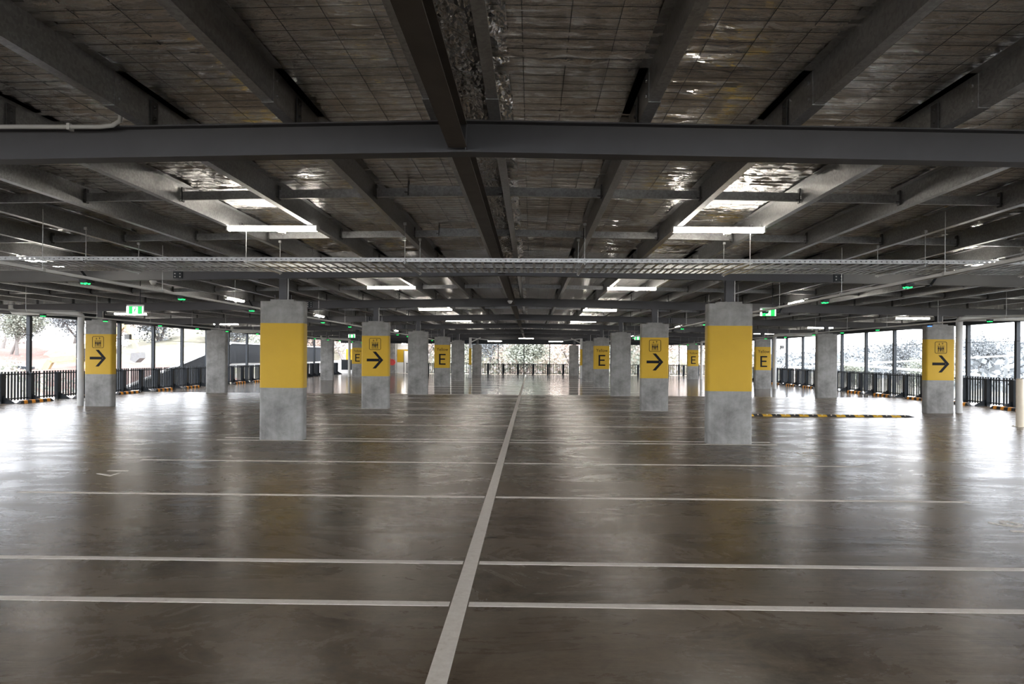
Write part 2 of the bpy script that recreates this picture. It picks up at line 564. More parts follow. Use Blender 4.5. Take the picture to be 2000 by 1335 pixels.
# ------------------------------------------------------------------ rafters
for i, Y in enumerate(ROWS):
    lab = ['steel roof rafter behind the camera', 'charcoal steel rafter crossing the top of the photo, nearest of all',
           'steel rafter just behind the cable trays, on the two big yellow banded columns',
           'steel rafter on the row of columns with black arrows'][i] if i < 4 else \
        'charcoal steel rafter, %s of the row counted from the near one' % ORD[i - 1]
    R = thing('roof_rafter', lab, 'rafter', (0, Y, 3.25), 'steel rafters across the roof')
    H = .25; b = .075; tf = .011; tw = .006

    def isec(mb, xa, xb, za, zb_, mi=0):
        for (y0, y1, z0, z1) in ((-b, b, 0, tf), (-tw / 2, tw / 2, tf, H - tf), (-b, b, H - tf, H)):
            vs = []
            for x, dz in ((xa, za), (xb, zb_)):
                vs += [(x, y0, z0 + dz), (x, y1, z0 + dz), (x, y1, z1 + dz), (x, y0, z1 + dz)]
            mb.add(vs, [(3, 2, 1, 0), (4, 5, 6, 7), (0, 1, 5, 4), (1, 2, 6, 5), (2, 3, 7, 6), (3, 0, 4, 7)], mi)
    SP = 6.5
    mb = MB()
    for s in (-1, 1): isec(mb, 0, s * SP, 0, -SL * SP)
    for s in (-1, 1):
        mb.box(-.004, .004, min(0, s * b), max(0, s * b), tf, H - tf)
    mb.build('centre_beam', MAT['beam'], R)
    for s in (-1, 1):
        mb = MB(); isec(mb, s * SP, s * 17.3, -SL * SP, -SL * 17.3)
        mb.build('outer_beam', MAT['beam_light'] if i in (1, 2) else MAT['beam'], R)  # outer ends of two rafters painted lighter to stand for stronger light
        mb = MB()
        for e in (-1, 1):
            mb.box(s * SP - .09, s * SP + .09, e * .005, e * .018, -SL * SP + .03, -SL * SP + .22)
            for bx in (-.05, .05):
                for bz in (.065, .125, .185):
                    mb.tube([(s * SP + bx, e * .018, -SL * SP + bz), (s * SP + bx, e * .034, -SL * SP + bz)], .013, 6, 1)
        mb.build('splice_plate', [MAT['dark'], MAT['tray']], R)
        # fly brace from the bottom flange up to a purlin
        for e in (-1, 1):
            mb = MB()
            mb.beam((s * 8.25, e * .06, -SL * 8.25), (s * 8.30, e * .36, -SL * 8.3 + .27), .05, .012)
            mb.beam((s * 8.25, e * .05, -SL * 8.25 - .03), (s * 8.25, e * .05, -SL * 8.25 + .02), .05, .05)
            if i > 1: mb.build('fly_brace', MAT['dark'], R)
    cl = None
    for s in (-1, 1):
        for k in range(15):
            x = s * (.19 + 1.158 * k)
            if cl is None:
                mb = MB(); mb.box(.0, .008, -.05, .05, 0, .21)
                for bz in (.07, .165):
                    mb.tube([(-.01, .0, bz), (.022, .0, bz)], .014, 6)
                cl = mb.build('purlin_cleat', MAT['galv_dark'], R); o = cl
            else:
                o = cl.copy(); C.objects.link(o)
            o.location = (x - s * .012, 0, H - SL * abs(x) - .002)
            if s > 0: o.scale = (-1, 1, 1)
# ridge tie beams, one per bay
tie = None
for i in range(len(ROWS) - 1):
    Y = ROWS[i] + .06; L = 8.4 - .12
    lab = 'ridge beam in the roof bay %s' % (['above the camera', 'between the nearest rafter and the cable trays',
          'just beyond the cable trays', 'above the middle of the arrow signed columns', 'of the fifth bay away', 'of the sixth bay away', 'of the seventh bay away', 'at the far end'][i])
    o = thing('ridge_beam', lab, 'ridge beam', (-.065, Y, 3.285), 'ridge beams along the middle')
    if tie is None:
        mb = MB()
        mb.box(-.072, .072, 0, L, 0, .012); mb.box(-.004, .004, 0, L, .012, .19); mb.box(-.072, .072, 0, L, .178, .19)
        tie = mb.build('beam', MAT['brown'], o)
    else:
        q = tie.copy(); C.objects.link(q); q.parent = o

# ------------------------------------------------------------------ columns
def rrect(w, d, r, n=5):
    pts = []
    for cx_, cy_, a0 in ((w / 2 - r, d / 2 - r, 0), (-w / 2 + r, d / 2 - r, PI / 2), (-w / 2 + r, -d / 2 + r, PI), (w / 2 - r, -d / 2 + r, 1.5 * PI)):
        for k in range(n + 1):
            a = a0 + PI / 2 * k / n
            pts.append((cx_ + r * math.cos(a), cy_ + r * math.sin(a)))
    return pts


CW, CD, CH = .86, .30, 2.75
mb = MB(); mb.prism(rrect(CW, CD, .055), 0, CH - .035, 0, 'Z', True)
mb.prism(rrect(CW * .55, CD * .85, .03), CH - .035, CH, 0, 'Z')
col_m = mb
mb = MB(); mb.prism(rrect(CW + .005, CD + .005, .0575), 1.018, 2.285, 0, 'Z', True)
band_m = mb


def stroke_box(mb, x0, x1, z0, z1, y=-.003):
    mb.box(x0, x1, y, 0, z0, z1)


def poly(mb, pts, y0=-.003, y1=0.0):
    n = len(pts)
    vs = [(a, y0, b) for a, b in pts] + [(a, y1, b) for a, b in pts]
    mb.add(vs, [tuple(range(n)), tuple(range(2 * n - 1, n - 1, -1))] + [(i, (i + 1) % n, n + (i + 1) % n, n + i) for i in range(n)])


def frame_ring(mb, w, h, r, t, zc):
    a = rrect(w, h, r, 4); b_ = rrect(w - 2 * t, h - 2 * t, max(r - t, .003), 4); n = len(a)
    vs = [(p[0], -.003, p[1] + zc) for p in a] + [(p[0], -.003, p[1] + zc) for p in b_]
    vs += [(p[0], 0, p[1] + zc) for p in a] + [(p[0], 0, p[1] + zc) for p in b_]
    fs = []
    for i in range(n):
        j = (i + 1) % n
        fs += [(i, j, n + j, n + i), (2 * n + i, 3 * n + i, 3 * n + j, 2 * n + j), (i, 2 * n + i, 2 * n + j, j), (n + i, n + j, 3 * n + j, 3 * n + i)]
    mb.add(vs, fs)


def lift_sign():
    mb = MB()
    frame_ring(mb, .37, .37, .05, .014, 2.03)
    frame_ring(mb, .205, .21, .008, .008, 1.985)
    for s, up in ((-1, -1), (1, 1)):                       # small arrows above the lift car
        x = s * .05; zc = 2.145
        mb.box(x - .005, x + .005, -.003, 0, zc - .028, zc + .028)
        tip = zc + up * .034
        for e in (-1, 1):
            poly(mb, [(x, tip), (x + e * .028, tip - up * .026), (x + e * .028, tip - up * .038), (x, tip - up * .014)])
    for x, sk in ((-.062, 0), (0, 1), (.062, 0)):           # three figures
        c = 2.062
        poly(mb, [(x + .013 * math.cos(a * PI / 4), c + .013 * math.sin(a * PI / 4)) for a in range(8)])
        poly(mb, [(x - .014, c - .016), (x + .014, c - .016), (x + .027, c - .075), (x + (.024 if sk else .012), c - .09), (x + .010, c - .16), (x - .010, c - .16), (x - (.024 if sk else .012), c - .09), (x - .027, c - .075)])
    return mb


def arrow_sign():
    mb = MB(); z = 1.525
    poly(mb, [(-.26, z - .043), (-.26, z + .043), (.14, z + .043), (.14, z - .043)])
    for e in (-1, 1):
        poly(mb, [(.26, z), (.03, z + e * .265), (-.075, z + e * .265), (.125, z + e * .035), (.155, z)], -.0034)
    return mb


def text_mesh(s, size, name):
    cu = bpy.data.curves.new(name, 'FONT'); cu.body = s; cu.size = size; cu.align_x = 'CENTER'; cu.extrude = .0015
    tmp = bpy.data.objects.new(name, cu); C.objects.link(tmp)
    dg = bpy.context.evaluated_depsgraph_get()
    me = bpy.data.meshes.new_from_object(tmp.evaluated_get(dg))
    bpy.data.objects.remove(tmp)
    me.materials.clear(); me.materials.append(MAT['ink'])
    return me


def text_obj(s, size, name, parent, loc, rot=(PI / 2, 0, 0), sc=(1, 1, 1), mat=None):
    me = text_mesh(s, size, name)
    if mat: me.materials.clear(); me.materials.append(mat)
    o = bpy.data.objects.new(name, me); C.objects.link(o)
    o.parent = parent; o.location = loc; o.rotation_euler = rot; o.scale = sc
    return o


protos = {}


def build_parts(kind):
    """children of one column; kind: plain, band, lift, zone"""
    if kind in protos:
        return protos[kind]
    root = bpy.data.objects.new('concrete_column', None)
    parts = []
    def reg(o): parts.append(o); return o
    reg(col_m.build('shaft', MAT['conc']))
    if kind != 'plain': reg(band_m.build('painted_band', MAT['yellow']))
    fy = -CD / 2 - .0028
    if kind == 'lift':
        o = reg(lift_sign().build('lift_symbol', MAT['ink'])); o.location = (0, fy, 0)
        o = reg(arrow_sign().build('arrow', MAT['ink'])); o.location = (0, fy, 0)
    if kind == 'zone':
        # big E from bars
        mb = MB(); z0, z1 = 1.19, 1.79
        mb.box(-.185, -.095, -.003, 0, z0, z1)
        for a in (z0, (z0 + z1) / 2 - .037 + .01, z1 - .078): mb.box(-.095, .185 if a != (z0 + z1) / 2 - .037 + .01 else .15, -.003, 0, a, a + .078)
        o = reg(mb.build('letter', MAT['ink'])); o.location = (.02, fy, 0)
        reg(text_obj('Yellow', .245, 'lettering', None, (.02, fy - .001, 1.955), sc=(.92, 1, 1)))
    # steel stub on top with its base plate, bolts and side conduit
    mb = MB()
    z0, z1 = CH + .012, 3.25 - SL * 4.4 + .005
    mb.box(-.075, .075, -.15, .15, CH, CH + .012)
    for y in (-.075, .065): mb.box(-.075, .075, y, y + .01, z0, z1 - .012)
    mb.box(-.004, .004, -.065, .065, z0, z1 - .012)
    mb.box(-.11, .11, -.09, .09, z1 - .012, z1 + .0)
    for x in (-.16, .16):
        mb.tube([(x, -.05, CH - .03), (x, -.05, CH + .09)], .009, 6)
    for x in (-.09, .09):
        for yy in (-.06, .06): mb.tube([(x, yy, z1 - .03), (x, yy, z1 + .0)], .012, 6)
    reg(mb.build('steel_stub', MAT['beam']))
    mb = MB(); mb.tube([(.098, -.06, CH - .03), (.098, -.06, z1 - .01)], .011, 8)
    reg(mb.build('conduit', MAT['white']))
    protos[kind] = parts
    return parts


made = set()


def column(x, Y, kind, label, group):
    r = thing('concrete_column', label, 'column', (x, Y, 0), group)
    parts = build_parts(kind)
    for p in parts:
        if kind not in made: q = p
        else: q = p.copy(); C.objects.link(q)
        q.parent = r
        if q.name.startswith('steel_stub') or q.name.startswith('conduit'):
            q.scale = (1, 1, 1)
            if abs(x) > 6: q.location.z = -SL * 8.7 + .0
            else: q.location.z = 0
    made.add(kind)
    return r


XI, XO = 4.378, 13.18
G = 'concrete columns of the car park'
W = {-1: 'left', 1: 'right'}
for s in (-1, 1):
    column(s * XI, ROWS[2], 'band', 'big near column with a blank yellow band, %s of the centre line' % W[s], G)
    column(s * XI, ROWS[3], 'lift', 'inner column with lift symbol and black arrow, second %s of the centre line' % W[s], G)
    column(s * XI, ROWS[4], 'plain', 'bare concrete column between the arrow column and the small Yellow E column, %s of centre' % W[s], G)
    column(s * XI, ROWS[5], 'zone', 'narrow inner column reading Yellow E, %s of the centre line' % W[s], G)
    column(s * XI, ROWS[6], 'plain', 'bare column just behind the inner Yellow E column, %s of the centre line' % W[s], G)
    column(s * XI, ROWS[8], 'plain', 'farthest small bare column by the end balustrade, %s of the centre line' % W[s], G)
column(-XO, ROWS[3], 'lift', 'column with lift symbol and black arrow near the left balustrade', G)
column(XO, ROWS[3], 'lift', 'column with lift symbol and black arrow near the right balustrade', G)
column(-XO, ROWS[4], 'plain', 'bare concrete column before the ramp, in the left outer row', G)
column(XO, ROWS[4], 'plain', 'bare concrete column in the right outer row, behind the speed hump', G)
column(-XO, ROWS[5], 'zone', 'outer column hidden behind the near left yellow banded column', G)
column(XO, ROWS[5], 'zone', 'Yellow E column right of the near right banded column', G)
column(-XO, ROWS[6], 'plain', 'bare column in front of the white ramp wall at the left', G)
column(-XO, ROWS[7], 'zone', 'Yellow E column half hidden behind the left arrow column', G)
column(XO, ROWS[7], 'zone', 'Yellow E column between the right arrow column and right banded column', G)
# slim steel posts that replace a column near the far end
for s, (px, py) in ((-1, (-4.14, 54.4)), (1, (4.40, 55.2))):
    r = thing('steel_post', 'slim white steel post with a yellow band and splayed head, %s of the centre line' % W[s], 'post', (px, py, 0), 'slim white posts')
    mb = MB(); mb.box(-.09, .09, -.09, .09, .012, 3.1); mb.build('shaft', MAT['white'], r)
    mb = MB(); mb.box(-.0925, .0925, -.0925, .0925, 1.02, 2.28); mb.build('painted_band', MAT['yellow'], r)
    mb = MB(); mb.box(-.2, .2, -.2, .2, 0, .012)
    for a in (-.15, .15):
        for b_ in (-.15, .15): mb.tube([(a, b_, .01), (a, b_, .05)], .012, 6)
    mb.build('base_plate', MAT['beam'], r)
    mb = MB(); mb.beam((0.05, 0, 2.75), (.75, .5, 3.12), .07, .07); mb.beam((0.05, 0, 3.08), (1.3, .9, 2.95), .06, .06)
    o = mb.build('head_brace', MAT['white'], r)
    if s < 0: pass
    else: o.scale = (-1, 1, 1)

# ------------------------------------------------------------------ floor markings
tag(MB().box(-.005, .105, -6, 64.5, 0, .0022).build('centre_line', MAT['line']),
        'long pale painted line running down the middle of the floor', 'painted line')
LY = [4.76, 5.72, 8.40, 11.08, 13.77, 14.17, 17.05, 20.0, 22.2, 22.72, 25.4, 28.1, 30.6, 31.1, 33.8, 36.5, 39.0, 39.5, 42.2, 44.9, 47.4, 47.9, 50.6, 53.3]
for i, y in enumerate(LY):
    x0, x1 = (-5.6, 5.64)
    mb = MB(); w = .042
    if abs(y - 13.77) < .01 or abs(y - 14.17) < .01: x0, x1 = -5.6, 5.25
    ang = random.uniform(-.004, .004)
    # a painted strip broken where it meets the centre line
    for a, b in ((x0, -.015), (.115, x1)):
        n = max(2, int((b - a) / .35)); top = []; bot = []
        for k in range(n + 1):
            x = a + (b - a) * k / n
            top.append((x, y + w + random.uniform(-.0025, .0025), .0018)); bot.append((x, y - w + random.uniform(-.0025, .0025), .0018))
        for k in range(n):
            mb.add([bot[k], bot[k + 1], top[k + 1], top[k], *[(p[0], p[1], 0) for p in (bot[k], bot[k + 1], top[k + 1], top[k])]],
                   [(0, 1, 2, 3), (0, 4, 5, 1), (2, 6, 7, 3)])
    o = mb.build('bay_line', MAT['line'])
    tag(o, 'pale painted bay line across the floor, %s from the camera' % ORD[i], 'painted line', 'parking bay lines')
for s, y, tx, w in ((1, 12.42, '15', 'right of the near right banded column'), (1, 7.15, '16', 'at the right edge of the photo'), (-1, 9.85, '17', 'in front of the left aisle')):
    t = thing('bay_number', 'faint white bay number painted on the floor %s' % w, 'painted number', (s * 5.48, y, .0015), 'floor bay numbers')
    text_obj(tx, .62, 'digits', t, (0, 0, 0), (0, 0, PI / 2 if s > 0 else -PI / 2), (1, .7, 1), MAT['line'])

# ------------------------------------------------------------------ ceiling battens
def batten(L=1.27):
    t = thing('batten_light', '', 'ceiling light')
    mb = MB()
    mb.prism([(-.03, .055), (.03, .055), (.028, .075), (-.028, .075)], -L / 2 + .01, L / 2 - .01, 0, 'X')
    for x in (-L / 2, L / 2 - .02): mb.box(x, x + .02, -.055, .055, .0, .075)
    mb.build('body', MAT['white'], t)
    mb = MB()
    pr = [(.055 * math.cos(a), .035 - .036 * math.sin(a)) for a in [-.5 + (PI + 1.0) * k / 10 for k in range(11)]]
    mb.prism(pr, -L / 2 + .02, L / 2 - .02, 0, 'X', True)
    mb.build('diffuser', MAT['lamp'], t)
    mb = MB(); mb.box(.08, .17, -.03, .03, -.03, 0); mb.tube([(.125, 0, -.03), (.125, 0, -.045)], .018, 10)
    mb.build('motion_sensor', MAT['white'], t)
    mb = MB()
    for x in (-.45, .45): mb.box(x - .02, x + .02, -.02, .02, .07, .11)
    mb.build('bracket', MAT['galv_dark'], t)
    return t


lt = batten(); first = True
def light(x, y, z, label, rz=0):
    global first
    if first:
        o = lt; first = False; o.location = (x, y, z); o.rotation_euler = (0, 0, rz); o['label'] = label; o['group'] = 'lit ceiling battens'
        return o
    return dup(lt, (x, y, z), label, rz, 'lit ceiling battens')


BAYS = ['in front of the cable trays', 'in the bay behind the cable trays', 'in the second bay behind the trays', 'in the third bay behind the trays', 'in the fourth bay behind the trays', 'in the fifth bay behind the trays']
for i in range(6):
    Y = ROWS[1] + 4.2 + 8.4 * i
    for s in (-1, 1):
        light(s * 3.07, Y, 3.375, 'lit batten %s of the ridge, %s' % (W[s], BAYS[i]))
for i in (2, 3, 4, 5):
    Y = ROWS[1] + 4.2 + 8.4 * i
    for s in (-1, 1):
        light(s * 14.6, Y, 3.14, 'lit batten in the %s outer bays, %s from the camera' % (W[s], ORD[i - 2]))
for i in range(6):
    for s in (-1, 1):
        light(s * 8.296, 12.55 + 8.4 * i, 3.262, 'lengthwise lit batten over the %s driving aisle, %s away' % (W[s], ORD[i]), PI / 2)
for i, Y in enumerate((1.4, -7.0, -15.4)):  # unseen battens carrying on the bay pattern, added to light the foreground
    for s in (-1, 1):
        w = ['just behind the camera', 'farther behind the camera', 'farthest behind the camera'][i]
        light(s * 3.07, Y, 3.375, 'unseen added batten %s of the ridge, %s' % (W[s], w))
        light(s * 14.6, Y, 3.14, 'unseen added batten in the %s outer bays, %s' % (W[s], w))
        light(s * 8.296, Y + 2.75, 3.262, 'unseen added batten over the %s aisle, %s' % (W[s], w), PI / 2)
for i in (0, 1):  # unseen side battens, also added for even foreground light
    for s in (-1, 1):
        light(s * 14.6, ROWS[1] + 4.2 + 8.4 * i, 3.14, 'unseen added batten in the %s outer bays beside the view, %s' % (W[s], ['near', 'behind it']  [i]))
light(.1, 60, 3.17, 'small lit batten on the ridge line at the far end')
for s in (-1, 1):
    o = light(s * 2.7, 62.8, 2.99, 'lit batten hanging low before the far balustrade, %s of centre' % W[s])
    for x in (-.4, .4): MB().tube([(x, 0, .08), (x, 0, .72)], .006, 6).build('hanger_rod', MAT['galv_dark'], o)

# ------------------------------------------------------------------ cable trays
def rail(mb, x0, x1, y, z0, z1, p=.07):
    mb.box(x0, x1, y - .001, y + .001, z0, z0 + .022); mb.box(x0, x1, y - .001, y + .001, z1 - .022, z1)
    x = x0
    while x < x1 - .01:
        mb.box(x + .012, x + p - .012, y - .001, y + .001, z0 + .022, z1 - .022); x += p
    mb.box(x0, x1, y - .014, y, z1 - .003, z1); mb.box(x0, x1, y - .0, y + .02, z0, z0 + .003)


for j, (ya, yb, w) in enumerate(((9.90, 10.50, 'nearer of the two'), (10.54, 11.12, 'farther of the two'))):
    t = thing('cable_tray', 'galvanised ladder cable tray hung across the roof, %s' % w, 'cable tray', (0, 0, 0), 'cable trays across the roof')
    for y in (ya, yb):
        mb = MB(); rail(mb, -13, 13, y, 2.972, 3.026); mb.build('side_rail', MAT['tray'], t, fix=False)
    mb = MB(); x = -13 + .05
    while x < 13:
        mb.box(x, x + .035, ya, yb, 2.972, 2.978)
        x += .145 if j == 0 else .1
    mb.build('rungs', MAT['tray'], t, fix=False)
RODX = [-10.3, -8.05, -5.72, -3.46, -1.24, 1.25, 3.52, 5.9, 8.1, 10.4]
for i, x in enumerate(RODX):
    s = -1 if x < 0 else 1
    n = i if x > 0 else 9 - i
    t = thing('tray_hanger', 'threaded rod trapeze holding the cable trays, %s %s of the ridge' % (ORD[n - 5], W[s]), 'hanger', (x, 0, 0), 'cable tray hangers')
    for y in (9.84, 11.18):
        mb = MB(); zt = zr(x, 3.50)
        mb.tube([(0, y, 2.93), (0, y, zt)], .005, 6)
        mb.tube([(0, y, 2.935), (0, y, 2.95)], .012, 6); mb.box(-.02, .02, y - .02, y + .02, zt - .005, zt + .03)
        mb.build('threaded_rod', MAT['tray'], t)
    mb = MB(); mb.box(-.02, .02, 9.8, 11.22, 2.945, 2.949); mb.box(-.02, -.017, 9.8, 11.22, 2.949, 2.970); mb.box(.017, .02, 9.8, 11.22, 2.949, 2.970)
    mb.build('strut_channel', MAT['tray'], t)

# ------------------------------------------------------------------ sensor rails and bay sensors
def sensor(col, nm):
    t = thing('bay_sensor', '', 'parking sensor')
    mb = MB()
    mb.prism([(-.055, .0), (-.04, -.045), (.04, -.045), (.055, .0)], -.06, .06, 0, 'Y')
    mb.build('housing', MAT['dark'], t)
    for s in (-1, 1):
        mb = MB(); mb.tube([(s * .025, -.035, -.044), (s * .03, -.035, -.058)], [.019, .012], 10)
        mb.tube([(s * .025, .035, -.044), (s * .03, .035, -.058)], [.019, .012], 10)
        mb.build('lens', MAT[col], t)
    return t


sg = sensor('green', 'g'); sb = sensor('blue', 'b'); used = {'g': 0}
SY = [6.7, 9.33, 11.93, 14.95, 17.5, 20.1, 23.1, 25.7, 28.25, 31.4, 34.0, 36.6, 39.8, 42.4, 45.0, 48.2, 50.8, 53.4]
for s in (-1, 1):
    for nm, xr in (('inner', 5.4), ('outer', 11.65)):
        X = s * xr; zs = 2.60
        t = thing('sensor_rail', 'long white rail carrying green lamps over the %s aisle, %s side' % (W[s], nm), 'rail', (X, 0, 2.645), 'sensor rails')
        mb = MB()
        mb.box(-.021, .021, -3, 56, 0, .004); mb.box(-.021, -.018, -3, 56, 0, .04); mb.box(.018, .021, -3, 56, 0, .04)
        mb.tube([(s * .045, -3, .03), (s * .045, 56, .03)], .012, 8)
        mb.build('channel', MAT['white'], t)
        y = 2.9; first_rod = None
        while y < 56:
            if first_rod is None:
                mb = MB(); zt = zr(X, 3.50) - 2.645
                mb.tube([(0, 0, 0), (0, 0, zt)], .0045, 6); mb.box(-.026, .026, -.02, .02, .0, .05)
                first_rod = mb.build('hanger_rod', MAT['tray'], t); o = first_rod
            else:
                o = first_rod.copy(); C.objects.link(o)
            o.location = (0, y, 0)
            y += 2.8
        for i, y in enumerate(SY):
            if xr > 6 and y < 14: continue
            lab = 'small %s parking bay lamp under the %s rail on the %s, %s along'
            if s > 0 and xr > 6 and i == 5:
                sb.location = (X, y, 2.640); sb['label'] = 'only blue parking bay lamp, above the right arrow column'; sb['group'] = 'parking bay lamps'
                continue
            L_ = lab % ('green', nm, W[s], ORD[i])
            if not used['g']:
                used['g'] = 1; sg.location = (X, y, 2.640); sg['label'] = L_; sg['group'] = 'parking bay lamps'
            else: dup(sg, (X, y, 2.640), L_, None, 'parking bay lamps')

# ------------------------------------------------------------------ exit signs
def running_man(mb):
    y = -.003
    def P(pts): poly(mb, pts, -.002, 0)
    P([(.012 + .014 * math.cos(a * PI / 4), .045 + .014 * math.sin(a * PI / 4)) for a in range(8)])
    P([(-.012, .03), (.014, .03), (.004, -.012), (-.018, -.008)])
    P([(-.012, -.008), (.004, -.012), (.03, -.022), (.026, -.048), (.014, -.048), (.016, -.03)])
    P([(-.018, -.004), (.0, -.01), (-.018, -.04), (-.045, -.042), (-.045, -.032), (-.024, -.028)])
    P([(.008, .03), (.035, .012), (.03, .004), (.005, .018)])
    P([(-.01, .03), (-.036, .02), (-.036, .004), (-.028, .004), (-.027, .014), (-.008, .02)])


EX = [((-7.83, 14.85, 2.60), 'green and white exit sign hanging over the left aisle, with a side panel', 1.0),
      ((5.97, 16.5, 2.735), 'green exit sign partly behind the right sensor rail, by the near right banded column', 1.0),
      ((-9.1, 38.0, 2.72), 'small green exit sign far over the left aisle, beside the left arrow column', 1.0),
      ((6.2, 38.0, 2.70), 'small green exit sign peeping out left of the right arrow column', 1.0)]
for loc, lab, sc in EX:
    t = thing('exit_sign', lab, 'exit sign', loc, 'exit signs')
    mb = MB(); mb.box(-.18, .18, -.02, .02, .065, .10); mb.box(-.18, -.172, -.012, .012, -.10, .07); mb.box(.172, .18, -.012, .012, -.10, .07)
    mb.build('housing', MAT['white'], t)
    mb = MB(); mb.box(-.172, .172, -.012, .012, -.10, .065); mb.build('green_panel', MAT['exit_green'], t)
    mb = MB()
    mb.box(-.055, .055, -.015, -.012, -.09, .055)
    for s in (-1, 1): mb.box(s * .168 - .018, s * .168 + .018 - .012 * s, -.0152, -.012, -.1, .065)
    mb.build('white_panel', MAT['exit_white'], t)
    mb = MB(); running_man(mb); o = mb.build('running_figure', MAT['exit_green'], t); o.location = (0, -.0152, -.015); o.scale = (1.1, 1, 1.1)
    mb = MB(); zt = zr(loc[0], 3.755) - loc[2]
    mb.tube([(.1, 0, .1), (.1, 0, zt)], .008, 8); mb.build('hanger_rod', MAT['dark'], t)

# ------------------------------------------------------------------ pipes
def downpipe(s, Y, lab, run=-16.1):
    t = thing('downpipe', lab, 'pipe', (0, 0, 0), 'white rainwater pipes')
    X = s * 13.86
    mb = MB()
    mb.tube([(X, Y, 0), (X, Y, 2.78)], .1, 16)
    for z in (.35, 1.5, 2.55): mb.tube([(X, Y, z - .02), (X, Y, z + .02)], .108, 16)
    mb.build('vertical_pipe', MAT['white'], t)
    xe = s * 16.1
    mb = MB()
    pts = [(X, Y, 2.74), (X, Y, 2.86), (X + s * .06, Y, 2.93), (X + s * .18, Y, 2.955)]
    pts += [(xe - s * .2, Y, 2.99), (xe - s * .06, Y, 3.01), (xe, Y, 3.08), (xe, Y, 3.30)]
    mb.tube(pts, .1, 16)
    for k in (.4, 1.2, 1.9): mb.box(X + s * k - .02, X + s * k + .02, Y - .012, Y + .012, 3.06, 3.36)
    mb.build('horizontal_pipe', MAT['white'], t)


downpipe(-1, 22.45, 'white rainwater pipe beside the left arrow column')
downpipe(1, 22.45, 'white rainwater pipe beside the right arrow column')
downpipe(-1, 39.25, 'white rainwater pipe with elbow seen left of the near left banded column')
downpipe(1, 39.25, 'white rainwater pipe beside the right Yellow E column')
downpipe(-1, 56.05, 'far white rainwater pipe beside the half hidden left Yellow E column')
downpipe(1, 56.05, 'far white rainwater pipe beside the farther right Yellow E column')
t = MB().tube([(-17, 5.49, 3.43), (-2.86, 5.49, 3.43), (-2.76, 5.49, 3.44), (-2.70, 5.485, 3.475), (-2.685, 5.48, 3.53), (-2.685, 5.46, 3.69)], .017, 12)
for x in (-3.1, -5.2): t.box(x - .012, x + .012, 5.47, 5.53, 3.405, 3.455)
tag(t.build('conduit', MAT['white']), 'pale conduit with an elbow running along the nearest rafter at the left', 'conduit')

# dome cameras
for loc, lab in (((-7.0, 14.0, 3.12), 'white dome camera under the rafter at the left, below the cable trays'), ((-.1, 20.6, 3.28), 'small round camera under the ridge beam beyond the trays')):
    t = thing('dome_camera', lab, 'camera', loc)
    mb = MB(); mb.tube([(0, 0, .0), (0, 0, -.035)], .07, 16); mb.build('housing', MAT['white'], t)
    mb = MB(); pts = [(0, 0, -.035 - .055 * math.sin(a)) for a in [PI / 2 * k / 5 for k in range(6)]]
    mb.tube(pts, [.055 * math.cos(PI / 2 * k / 5) + .001 for k in range(6)], 16); mb.build('dome', MAT['white'], t)

# ------------------------------------------------------------------ speed hump, wheel stops, bollard
t = thing('speed_hump', 'yellow and black striped rubber speed hump across the right aisle', 'speed hump', (6.15, 20.75, 0))
prof = [(-.175, 0), (-.15, .022), (-.07, .048), (.07, .048), (.15, .022), (.175, 0)]
x = 0; k = 0
while x < 5.0:
    mb = MB(); mb.prism(prof, x, x + .262, 0, 'X')
    mb.tube([(x + .13, -.11, .036), (x + .13, -.118, .044)], .02, 8, 1)
    mb.build('yellow_segment' if k % 2 == 0 else 'black_segment', [MAT['yellow_hi'] if k % 2 == 0 else MAT['black'], MAT['cream']], t)
    x += .262; k += 1
mb = MB(); mb.add([(x, a, b) for a, b in prof] + [(x + .18, -.1, 0), (x + .18, .1, 0)], [(0, 1, 6), (1, 2, 6), (2, 3, 7, 6), (3, 4, 7), (4, 5, 7), (0, 6, 7, 5)])
mb.build('end_cap', MAT['black'], t)


def wheel_stop():
    t = thing('wheel_stop', '', 'wheel stop')
    pr = [(-.075, 0), (-.06, .095), (-.03, .105), (.03, .105), (.06, .095), (.075, 0)]
    n = 8; L = 1.65
    mbs = [MB(), MB()]
    mbs[0].prism(pr, -L / 2 + .12, L / 2 - .12, 0, 'Y')
    for e in (-1, 1):
        a = [(q[0], e * (L / 2 - .12), q[1]) for q in pr]; b_ = [(q[0], e * L / 2, q[1] * .15) for q in pr]
        mbs[0].add(a + b_, [(i, (i + 1) % 6, 6 + (i + 1) % 6, 6 + i) for i in range(6)] + [(6, 7, 8, 9, 10, 11)])
    mbs[0].build('body', MAT['black'], t)
    for k in range(4):
        y = -.56 + k * .37; mb = MB()
        mb.prism([(q[0] * 1.04, q[1] * 1.03) for q in pr], y - .085, y + .085, 0, 'Y')
        mb.build('reflective_stripe', MAT['orange'], t)
    return t


ws = wheel_stop(); wsu = False
SC = [15.5, 18.6, 21.1, 23.85, 26.7, 29.4, 32.3, 35.0, 37.7, 40.8, 43.5, 46.1, 49.2, 51.9]
for s in (-1, 1):
    for i, y in enumerate(SC):
        if y < 20: continue
        lab = 'yellow and black wheel stop along the %s balustrade, %s from the near end' % (W[s], ORD[i - 2])
        if not wsu: wsu = True; ws.location = (s * 16.29, y, 0); ws['label'] = lab; ws['group'] = 'wheel stops'
        else: dup(ws, (s * 16.29, y, 0), lab, None, 'wheel stops')

